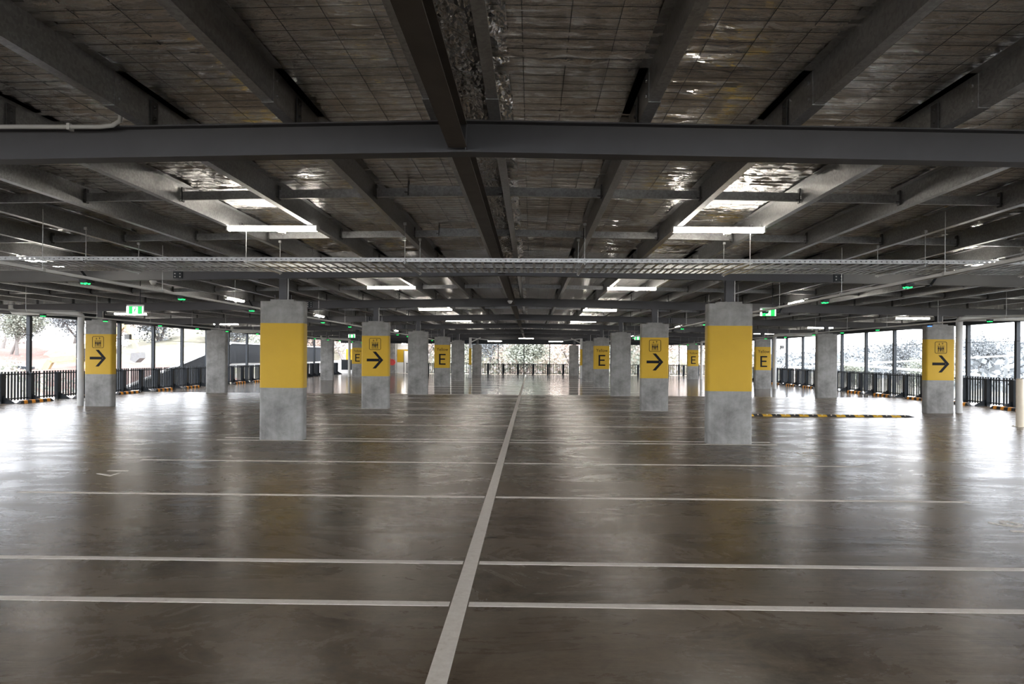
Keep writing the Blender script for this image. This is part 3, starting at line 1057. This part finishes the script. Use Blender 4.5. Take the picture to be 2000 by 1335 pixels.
t = thing('bollard', 'cream steel bollard cut off by the right edge of the photo', 'bollard', (12.72, 18.0, 0))
mb = MB(); mb.tube([(0, 0, .01), (0, 0, 1.17), (0, 0, 1.19), (0, 0, 1.2)], [.085, .085, .075, .05], 20); mb.build('tube', MAT['cream'], t)
mb = MB(); mb.box(-.12, .12, -.12, .12, 0, .012)
for a in (-.095, .095):
    for b_ in (-.095, .095): mb.tube([(a, b_, .01), (a, b_, .03)], .01, 6)
mb.build('base_plate', MAT['cream'], t)

# ------------------------------------------------------------------ balustrades
def panel(L=2.8):
    t = thing('balustrade_panel', '', 'balustrade')
    mb = MB(); y = .075
    while y < L - .03:
        mb.box(-.014, .014, y - .035, y + .035, .06, 1.04); y += .15
    mb.build('bars', MAT['dark'], t, fix=False)
    for z in (.95, .13):
        mb = MB(); mb.box(.011, .05, 0, L, z - .02, z + .02); mb.build('rail', MAT['dark'], t)
    for y in (.7, 2.1):
        mb = MB(); mb.box(.03, .15, y - .09, y + .09, 0, .99)
        mb.box(.13, .5, y - .006, y + .006, 0, .03)
        mb.prism([(.13, .0), (.52, .0), (.52, .04), (.13, .26)], y - .012, y + .012, 0, 'Y')
        mb.box(.03, .56, y - .05, y + .05, 0, .012)
        mb.build('support_post', MAT['dark'], t)
    return t


bp = panel(); bpu = False
def put_panel(loc, rz, lab):
    global bpu
    if not bpu: bpu = True; bp.location = loc; bp.rotation_euler = (0, 0, rz); bp['label'] = lab; bp['group'] = 'dark bar balustrade'; return bp
    return dup(bp, loc, lab, rz, 'dark bar balustrade')


for i in range(21):
    y = 5.6 + 2.8 * i
    n = 20 - i
    put_panel((-17.0, y, 0), 0, 'dark slatted balustrade panel on the left side, %s from the far end' % ORD[n])
    put_panel((17.0, y + 2.8, 0), PI, 'dark slatted balustrade panel on the right side, %s from the far end' % ORD[n])
for i in range(12):
    x = -16.8 + 2.8 * i
    if x < -11.5: continue
    put_panel((x, 66.3 + .3, 0), -PI / 2, 'dark slatted balustrade panel across the far end, %s from the left' % ORD[i - 2])

# ------------------------------------------------------------------ tall facade posts, headers, cables, mesh
def tall_post(x, y, zt, lab, w=.13, nm='facade posts'):
    mb = MB(); mb.box(-w / 2, w / 2, -w / 2, w / 2, 0, zt); mb.box(-.1, .1, -.1, .1, 0, .014); mb.box(-w / 2 - .03, w / 2 + .03, -w / 2 - .02, w / 2 + .02, zt - .12, zt)
    o = mb.build('facade_post', MAT['dark'], None, (x, y, 0)); tag(o, lab, 'post', nm); return o


for s in (-1, 1):
    p0 = None
    for i in range(22):
        y = 8.4 + 2.8 * i
        if y > 66: break
        lab = 'dark upright facade post on the %s side, %s from the near end' % (W[s], ORD[i])
        if p0 is None: p0 = tall_post(s * 17.5, y, 3.2, lab)
        else:
            o = p0.copy(); C.objects.link(o); o.location = (s * 17.5, y, 0); o['label'] = lab
for i in range(11):
    x = -.15 + 2.43 * (i - 4)
    o = tall_post(x, 67.2, 3.2, 'dark upright post behind the far balustrade, %s from the left' % ORD[i], .07)
for s in (-1, 1):
    mb = MB(); mb.box(s * 17.35, s * 17.60, Y0, 67.3, 3.0, 3.43)
    mb.build('trim_%d' % (1 if s < 0 else 2), MAT['dark'])['kind'] = 'structure'
    for j, z in enumerate((2.32,)):
        mb = MB(); mb.tube([(s * 17.44, 5, z), (s * 17.44, 67.2, z)], .008, 6)
        tag(mb.build('tension_cable', MAT['dark']), 'thin horizontal cable between the facade posts on the %s' % W[s], 'cable')
    mb = MB(); mb.box(s * 17.62 - .001, s * 17.62 + .001, 8.4, 67.2, .3, 3.2)
    tag(mb.build('mesh_screen', mk_mesh_sheet() if s < 0 else bpy.data.materials['fine_wire_mesh']), 'fine wire mesh filling the %s facade above the balustrade' % W[s], 'mesh')
mb = MB(); mb.box(-17.5, 17.5, 67.0, 67.3, 2.84, 3.42)
mb.build('trim_3', MAT['dark'])['kind'] = 'structure'
# boxes fixed to facade posts
for x, y, lab in ((-17.28, 30.8, 'small grey box on a facade post right of the left arrow column'), (17.28, 47.5, 'small grey box on a facade post right of the right Yellow E column')):
    t = thing('junction_box', lab, 'junction box', (x * .9913, y, 2.42))
    s = 1 if x < 0 else -1
    mb = MB(); mb.box(-.1, .12, -.09, .09, -.11, .11); mb.build('enclosure', MAT['beam_light'], t)
    mb = MB(); mb.tube([(0, 0, .1), (-.08 * s, 0, .3), (-.16 * s, 0, .58)], .008, 6); mb.tube([(0, 0, -.1), (-.03, .05, -.28), (-.13 * s, 0, -.2)], .008, 6); mb.build('cable', MAT['white'], t)

# ------------------------------------------------------------------ lift lobby at the far left corner
def wbox(name, x0, x1, y0, y1, z0, z1, mat):
    mb = MB(); mb.box(x0, x1, y0, y1, z0, z1); return struct(mb.build(name, mat))


mb = MB(); mb.box(-17.5, -9.6, 69.0, 69.2, 0, 3.4); mb.box(-17.5, -9.4, 67.4, 69.2, 3.15, 3.4)
lobby = struct(mb.build('wall_back', MAT['whitewall']))
mb = MB(); mb.box(-17.5, -9.6, 68.99, 69.0, 1.05, 2.3); mb.build('painted_band', MAT['yellow'], lobby)
struct(MB().box(-13.0, -12.5, 68.0, 69.0, 0, 3.3).build('wall_left', MAT['conc']))
o = tag(MB().box(-13.62, -13.36, 66.9, 67.1, 0, 3.0).build('steel_post', MAT['white']), 'white square post before the lift lobby, right of the left arrow column', 'post')
d = thing('door_1', 'pale door with a dark edge in the lift lobby', 'door', (-11.05, 68.98, 0)); d['kind'] = 'structure'
MB().box(-.75, .42, -.03, 0, 0, 2.15).build('leaf', MAT['whitewall'], d)
MB().box(.42, .60, -.25, 0, 0, 2.15).build('edge', MAT['dark'], d)
MB().box(-.82, -.76, -.05, 0, 0, 2.22).build('frame', MAT['beam_light'], d)
t = thing('hose_reel', 'round red fire hose reel on the lobby wall', 'hose reel', (-12.75, 67.9, 1.05))
mb = MB(); mb.tube([(0, -.12, 0), (0, .02, 0)], .30, 20); mb.build('drum', MAT['red'], t)
mb = MB(); mb.tube([(0, -.14, 0), (0, -.12, 0)], .1, 14); mb.tube([(-.1, -.1, .26), (-.25, -.1, .42), (-.38, -.08, .38)], .03, 8); mb.build('nozzle', MAT['red'], t)
t = thing('round_light', 'round lit ceiling lamp in the lift lobby', 'ceiling light', (-11.6, 67.6, 2.75))
MB().tube([(0, 0, .1), (0, 0, .2)], .1, 14).build('stem', MAT['white'], t)
MB().tube([(0, 0, 0), (0, 0, .1)], .2, 18).build('diffuser', MAT['lobby_lamp'], t)
# dark panel fence with white plinth beside the lobby
struct(MB().box(-17.4, -14.2, 66.4, 66.6, 0, .32).build('wall_low', MAT['whitewall']))
t = thing('panel_fence', 'dark ribbed panel fence on a white plinth, far left corner', 'fence', (-17.3, 66.5, .32))
mb = MB()
for k in range(20): mb.box(k * .15, k * .15 + .11, -.02, .02, 0, .95)
mb.box(0, 3, .02, .05, 0, .95); mb.build('panel', MAT['dark'], t)

# ------------------------------------------------------------------ ramp beyond the left facade
def ramp_z(y):
    return max(-3.6, min(1.08, -.55 + (y - 40) * .196))
XR0, XR1 = -21.5, -20.0
mb = MB()
ys = [20, 24.5, 30, 36, 42, 48.3, 55, 62, 70, 90]
for a, b_ in zip(ys, ys[1:]):
    za, zb_ = ramp_z(a), ramp_z(b_)
    vs = [(XR0, a, za - .33), (XR1, a, za - .33), (XR1, a, za), (XR0, a, za), (XR0, b_, zb_ - .33), (XR1, b_, zb_ - .33), (XR1, b_, zb_), (XR0, b_, zb_)]
    mb.add(vs, [(0, 1, 5, 4), (1, 2, 6, 5), (2, 3, 7, 6), (3, 0, 4, 7), (0, 3, 2, 1), (4, 5, 6, 7)])
R_ = thing('access_ramp', 'white edged concrete ramp with dark slatted sides, beyond the left balustrade', 'ramp', (0, 0, 0))
mb.build('deck', MAT['whitewall'], R_)
for X in (XR1 + .03, XR0 - .03):
    mb = MB(); y = 26.0 if X > -20.5 else 48.3
    while y < 72:
        z = ramp_z(y); mb.box(X - .015, X + .015, y, y + .07, z - (.4 if y < 48 else 0), z + 1.36); y += .15 if y > 57 else .10
    mb.build('slatted_side', MAT['dark'], R_, fix=False)
    mb = MB()
    for a, b_ in (((26, 48.3), (48.3, 72)) if X > -20.5 else ((48.3, 72),)):
        mb.beam((X, a, ramp_z(a) + 1.40), (X, b_, ramp_z(b_) + 1.40), .14, .10)
    mb.build('top_rail', MAT['whitewall'], R_)
struct(MB().box(XR1 - .4, XR1 - .1, 61, 92, -4, .72).build('wall_ramp', MAT['whitewall']))

# ------------------------------------------------------------------ ground outside
MAT['dirt'] = mk_ground('excavated_red_soil', [(.3, (.105, .045, .034)), (.5, (.115, .062, .048)), (.75, (.125, .09, .075))], .12)
MAT['scrub'] = mk_ground('dry_scrub_ground', [(.25, (.07, .085, .055)), (.45, (.14, .13, .09)), (.6, (.2, .18, .145)), (.8, (.12, .125, .09))], .55)
MAT['hill'] = mk_ground('hazy_wooded_hill', [(.3, (.055, .062, .06)), (.5, (.075, .082, .08)), (.7, (.10, .102, .108))], .06)


def terrain(name, x0, x1, y0, y1, nx, ny, fn, mat):
    mb = MB(); vs = []; fs = []
    for j in range(ny + 1):
        for i in range(nx + 1):
            x = x0 + (x1 - x0) * i / nx; y = y0 + (y1 - y0) * j / ny
            vs.append((x, y, fn(x, y)))
    for j in range(ny):
        for i in range(nx):
            a = j * (nx + 1) + i; fs.append((a, a + 1, a + nx + 2, a + nx + 1))
    mb.add(vs, fs, 0, True)
    return struct(mb.build(name, mat, None, None, False))


def lump(x, y, f=1.0):
    return math.sin(x * .31 * f + 1.3) * math.cos(y * .27 * f + .4) + .5 * math.sin(x * .9 * f + y * .7 * f) + .25 * math.sin(x * 2.1 - y * 1.7)


def smooth(a, b, v):
    t = max(0, min(1, (v - a) / (b - a))); return t * t * (3 - 2 * t)


def left_z(x, y):
    d = -x - 26
    return -3.6 + 4.0 * smooth(0, 14, d) + 1.9 * smooth(14, 60, d) + 5 * smooth(70, 160, d) + .35 * lump(x, y) * smooth(2, 12, d)


struct(MB().box(-420, 420, -160, 500, -4.6, -4.2).build('ground', MAT['scrub']))
terrain('ground_left', -150, -26, -10, 210, 70, 90, left_z, MAT['dirt'])
terrain('ground_verge', -41, -25.8, 8, 52, 30, 60, lambda x, y: left_z(x, y) + .05 + .5 * smooth(8, 20, -x - 20) * (1 + .4 * lump(x, y, 2.2)) * (1 - smooth(38, 52, y)), MAT['scrub'])


def far_z(x, y):
    return -4 + (6.5 * smooth(76, 92, y) + 7 * smooth(92, 140, y)) * (1 - .8 * smooth(14, 44, x)) + .5 * lump(x, y)


terrain('ground_far', -60, 60, 74, 150, 60, 40, far_z, MAT['scrub'])


def right_z(x, y):
    return -4.2 + 2.0 * smooth(35, 70, x) + 12 * smooth(90, 330, x) + 2.2 * lump(x * .12, y * .12) * smooth(90, 200, x)


terrain('ground_right', 24, 420, 10, 460, 70, 70, right_z, MAT['hill'])
# white concrete kerb road beyond the right balustrade
mb = MB()
mb.beam((44, 70, .2), (36, 96, 1.4), .35, .2); mb.beam((36, 100, .4), (60, 90, 2.2), .35, .2)
tag(mb.build('road_kerb', MAT['whitewall']), 'pale kerb edges of a road beyond the right balustrade', 'kerb')

# ------------------------------------------------------------------ trees
LEAF = [mk_leaf('gum_leaves_olive', (.12, .14, .11), (.28, .285, .235)), mk_leaf('gum_leaves_grey', (.10, .112, .12), (.22, .232, .24)),
        mk_leaf('dry_branches', (.42, .33, .28), (.58, .49, .44))]  # leaf colours lifted paler to stand for distant haze
BARK = worn('pale_gum_bark', (.14, .125, .115), .8, 0, .25, 3)
tree_lib = {}


def tree_proto(kind, seed):
    rnd = random.Random(seed)
    root = bpy.data.objects.new('gum_tree', None); C.objects.link(root)
    H = 1.0
    mb = MB(); tips = []
    def limb(p, d, L, r, lev):
        pts = [p]; rr = [r]; q = Vector(p); dd = Vector(d)
        for k in range(4):
            dd = (dd + Vector((rnd.uniform(-.22, .22), rnd.uniform(-.22, .22), rnd.uniform(-.05, .15)))).normalized()
            q = q + dd * L / 4; pts.append(q.copy()); rr.append(r * (1 - .18 * (k + 1)))
        mb.tube(pts, rr, 6)
        tips.append(pts[-1]); tips.append(pts[-2])
        if lev:
            for _ in range(4 if lev > 1 else 3):
                a = rnd.uniform(0, 2 * PI); e = rnd.uniform(.35, .9)
                limb(pts[rnd.choice((2, 3, 4))], (math.cos(a) * e, math.sin(a) * e, rnd.uniform(.5, 1)), L * rnd.uniform(.55, .75), r * .5, lev - 1)
    limb((0, 0, 0), (rnd.uniform(-.1, .1), 0, 1), .42, .024, 2)
    mb.build('trunk', BARK, root)
    lv = MB()
    for p in tips:
        for _ in range(4 if kind != 2 else 2):
            c = p + Vector((rnd.gauss(0, .05), rnd.gauss(0, .05), rnd.gauss(.01, .04)))
            for _ in range(60):
                v = Vector((rnd.gauss(0, 1), rnd.gauss(0, 1), rnd.gauss(0, .75))) * .052
                q = c + v; s = rnd.uniform(.006, .014)
                a = Vector((rnd.gauss(0, 1), rnd.gauss(0, 1), rnd.gauss(0, 1))).normalized() * s
                b_ = a.cross(Vector((rnd.gauss(0, 1), rnd.gauss(0, 1), rnd.gauss(0, 1))).normalized()) * 1.0
                lv.add([q - a, q + b_, q + a, q - b_], [(0, 1, 2, 3)])
    lv.build('foliage', LEAF[kind], root, None, False)
    return root


lib = [tree_proto(0, 3), tree_proto(1, 11), tree_proto(2, 5), tree_proto(1, 23), tree_proto(0, 31)]
lib_used = [False] * 5
TG = 'trees outside the car park'


def tree(k, x, y, z, h, lab, w=1.0):
    src = lib[k]
    if not lib_used[k]: lib_used[k] = True; o = src
    else: o = copy_tree(src)
    o.location = (x, y, z); o.scale = (h * w, h * w, h); o.rotation_euler = (0, 0, random.uniform(0, 6.28))
    tag(o, lab, 'tree', TG)
    return o


rt = random.Random(5)
# left side
LT = [(-64, 52, 12, 1), (-46, 47, 9, 1), (-70, 95, 9, 3), (-55, 104, 14, 1), (-60, 118, 15, 0), (-50, 112, 13, 3), (-44, 104, 13, 0), (-66, 82, 8, 3),
      (-40, 96, 12, 1), (-36, 108, 15, 0), (-31, 98, 13, 2), (-33, 88, 11, 4), (-27, 92, 13, 2), (-90, 150, 14, 0), (-74, 66, 8, 1), (-95, 118, 12, 1), (-84, 112, 12, 3), (-70, 108, 12, 1), (-64, 88, 10, 0), (-47, 128, 15, 1), (-38, 124, 15, 3), (-29, 118, 14, 1), (-25, 106, 13, 0), (-58, 96, 11, 4), (-52, 90, 9, 2)]
for i, (x, y, h, k) in enumerate(LT):
    tree(k, x, y, left_z(x, y) - .2, h, 'pale grey tree on the slope beyond the left balustrade, %s from the near side' % ORD[i], 1.15)
# far end: a bank of bare and leafy trees
n = 0
for row, yy in ((0, 84), (1, 92), (2, 101)):
    for i in range(9):
        x = -22 + 5.6 * i + rt.uniform(-1.6, 1.6) + row * 1.7
        y = yy + rt.uniform(-2, 2)
        tree([2, 4, 2, 1, 0][(i + row * 2) % 5], x, y, far_z(x, y) - .3, rt.uniform(7.5, 10.5) - row * .3,
             '%s tree on the bank behind the far balustrade, %s row, %s from the left' % (['reddish bare', 'olive', 'reddish bare', 'grey green', 'olive'][(i + row * 2) % 5], ORD[row], ORD[i]), 1.2)
# right side, hazy
RT = [(52, 70, 7.5, 3), (47, 84, 7, 4), (62, 86, 8, 1), (70, 74, 8, 3), (45, 98, 7, 0), (56, 108, 9, 1), (80, 92, 8, 4), (92, 74, 9, 1), (75, 120, 10, 3), (100, 110, 9, 0), (110, 84, 9, 3), (88, 60, 7, 1), (120, 100, 10, 4), (66, 62, 6.5, 3)]
for i, (x, y, h, k) in enumerate(RT):
    tree(k, x, y, right_z(x, y) - .2, h, 'hazy pale tree beyond the right balustrade, %s in the row' % ORD[i], 1.3)
# far tree line on the right hill: too many to count
mb = MB(); rr_ = random.Random(9)
for _ in range(6000):
    x = 62 + 330 * rr_.random() ** 1.5; y = rr_.uniform(20, 440); z = right_z(x, y); s = rr_.uniform(1.2, 3.0) * (1 + x / 400)
    c = Vector((x, y, z + s * .6))
    for _ in range(20):
        q = c + Vector((rr_.gauss(0, 1), rr_.gauss(0, 1), rr_.gauss(0, .8))) * s * .55
        a = Vector((rr_.gauss(0, 1), rr_.gauss(0, 1), rr_.gauss(0, 1))).normalized() * s * rr_.uniform(.08, .22)
        b_ = a.cross(Vector((rr_.gauss(0, 1), rr_.gauss(0, 1), rr_.gauss(0, 1))).normalized())
        mb.add([q - a, q + b_, q + a, q - b_], [(0, 1, 2, 3)])
tag(mb.build('treeline', LEAF[1], None, None, False), 'hazy woodland covering the hills to the right', 'woodland', None, 'stuff')
mb = MB(); mb2 = MB()
for _ in range(2600):
    x = rr_.uniform(-16, 34); y = rr_.uniform(77, 118); z = far_z(x, y); s = rr_.uniform(.3, 1.0)
    tgt = mb if math.sin(x * .35 + 1) + rr_.gauss(0, .6) > -.1 else mb2
    for _ in range(16):
        q = Vector((x, y, z)) + Vector((rr_.gauss(0, 1), rr_.gauss(0, 1), abs(rr_.gauss(0, 1.3)))) * s
        a = Vector((rr_.gauss(0, 1), rr_.gauss(0, 1), rr_.gauss(0, 1))).normalized() * rr_.uniform(.12, .3)
        b_ = a.cross(Vector((rr_.gauss(0, 1), rr_.gauss(0, 1), rr_.gauss(0, 1))).normalized()) * .6
        tgt.add([q - a, q + b_, q + a, q - b_], [(0, 1, 2, 3)])
tag(mb.build('dry_brush', LEAF[2], None, None, False), 'reddish dry brush on the bank beyond the far balustrade', 'scrub', None, 'stuff')
tag(mb2.build('green_brush', LEAF[0], None, None, False), 'green brush on the bank beyond the far balustrade', 'scrub', None, 'stuff')
# low bushes on the verge
mb = MB()
for _ in range(420):
    x = rr_.uniform(-40, -27); y = rr_.uniform(12, 54); s = rr_.uniform(.12, .4)
    z = left_z(x, y) + .4
    for _ in range(22):
        q = Vector((x, y, z)) + Vector((rr_.gauss(0, 1), rr_.gauss(0, 1), abs(rr_.gauss(0, .9)))) * s
        a = Vector((rr_.gauss(0, 1), rr_.gauss(0, 1), rr_.gauss(0, 1))).normalized() * .09
        b_ = a.cross(Vector((rr_.gauss(0, 1), rr_.gauss(0, 1), rr_.gauss(0, 1))).normalized())
        mb.add([q - a, q + b_, q + a, q - b_], [(0, 1, 2, 3)])
tag(mb.build('undergrowth', LEAF[0], None, None, False), 'low scrub on the verge beyond the left balustrade', 'scrub', None, 'stuff')

# ------------------------------------------------------------------ excavators
def excavator(loc, rz, lab, bend):
    t = thing('excavator', lab, 'excavator', loc, None, rz)
    y_ = worn('hazed_machine_yellow', (.34, .26, .13), .6, 0, .1, 2) if 'hazed_machine_yellow' not in bpy.data.materials else bpy.data.materials['hazed_machine_yellow']  # haze put into the machine colour as a paler yellow
    for s in (-1, 1):
        mb = MB(); mb.prism([(-1.7, .25), (-1.5, 0), (1.5, 0), (1.7, .25), (1.7, .6), (1.45, .85), (-1.45, .85), (-1.7, .6)], s * 1.15 - .28, s * 1.15 + .28, 0, 'X')
        o = mb.build('track', MAT['black'], t); o.rotation_euler = (0, 0, PI / 2)
    MB().prism([(-1.9, .9), (1.3, .9), (1.3, 1.5), (.3, 1.9), (-1.9, 1.9)], -1.1, 1.1, 0, 'Y').build('body', y_, t)
    MB().prism([(.1, 1.5), (1.2, 1.5), (1.05, 2.8), (.2, 2.9)], -1.1, -.1, 0, 'Y').build('cab', MAT['dark'], t)
    mb = MB(); p = [(1.1, .3, 1.4), (2.2, .3, 3.4), (4.2, .3, 3.8 + bend)]
    for a, b_ in zip(p, p[1:]): mb.beam(a, b_, .4, .5)
    mb.build('boom', y_, t)
    e = (5.6, .3, 1.9 + bend * .3)
    MB().beam(p[-1], e, .32, .4).build('stick', y_, t)
    MB().prism([(e[0] - .5, e[2]), (e[0] + .35, e[2] + .1), (e[0] + .4, e[2] - .5), (e[0] - .1, e[2] - .95), (e[0] - .6, e[2] - .7)], -.25, .85, 0, 'Y').build('bucket', MAT['beam_light'], t)


excavator((-44.0, 61.5, left_z(-44.0, 61.5) - 2.6), .1, 'yellow excavator seen through the left facade, between the first posts', -.2)
excavator((-44.8, 71, left_z(-44.8, 71) - 1.0), .0, 'yellow excavator with raised arm right of the left arrow column', 1.6)
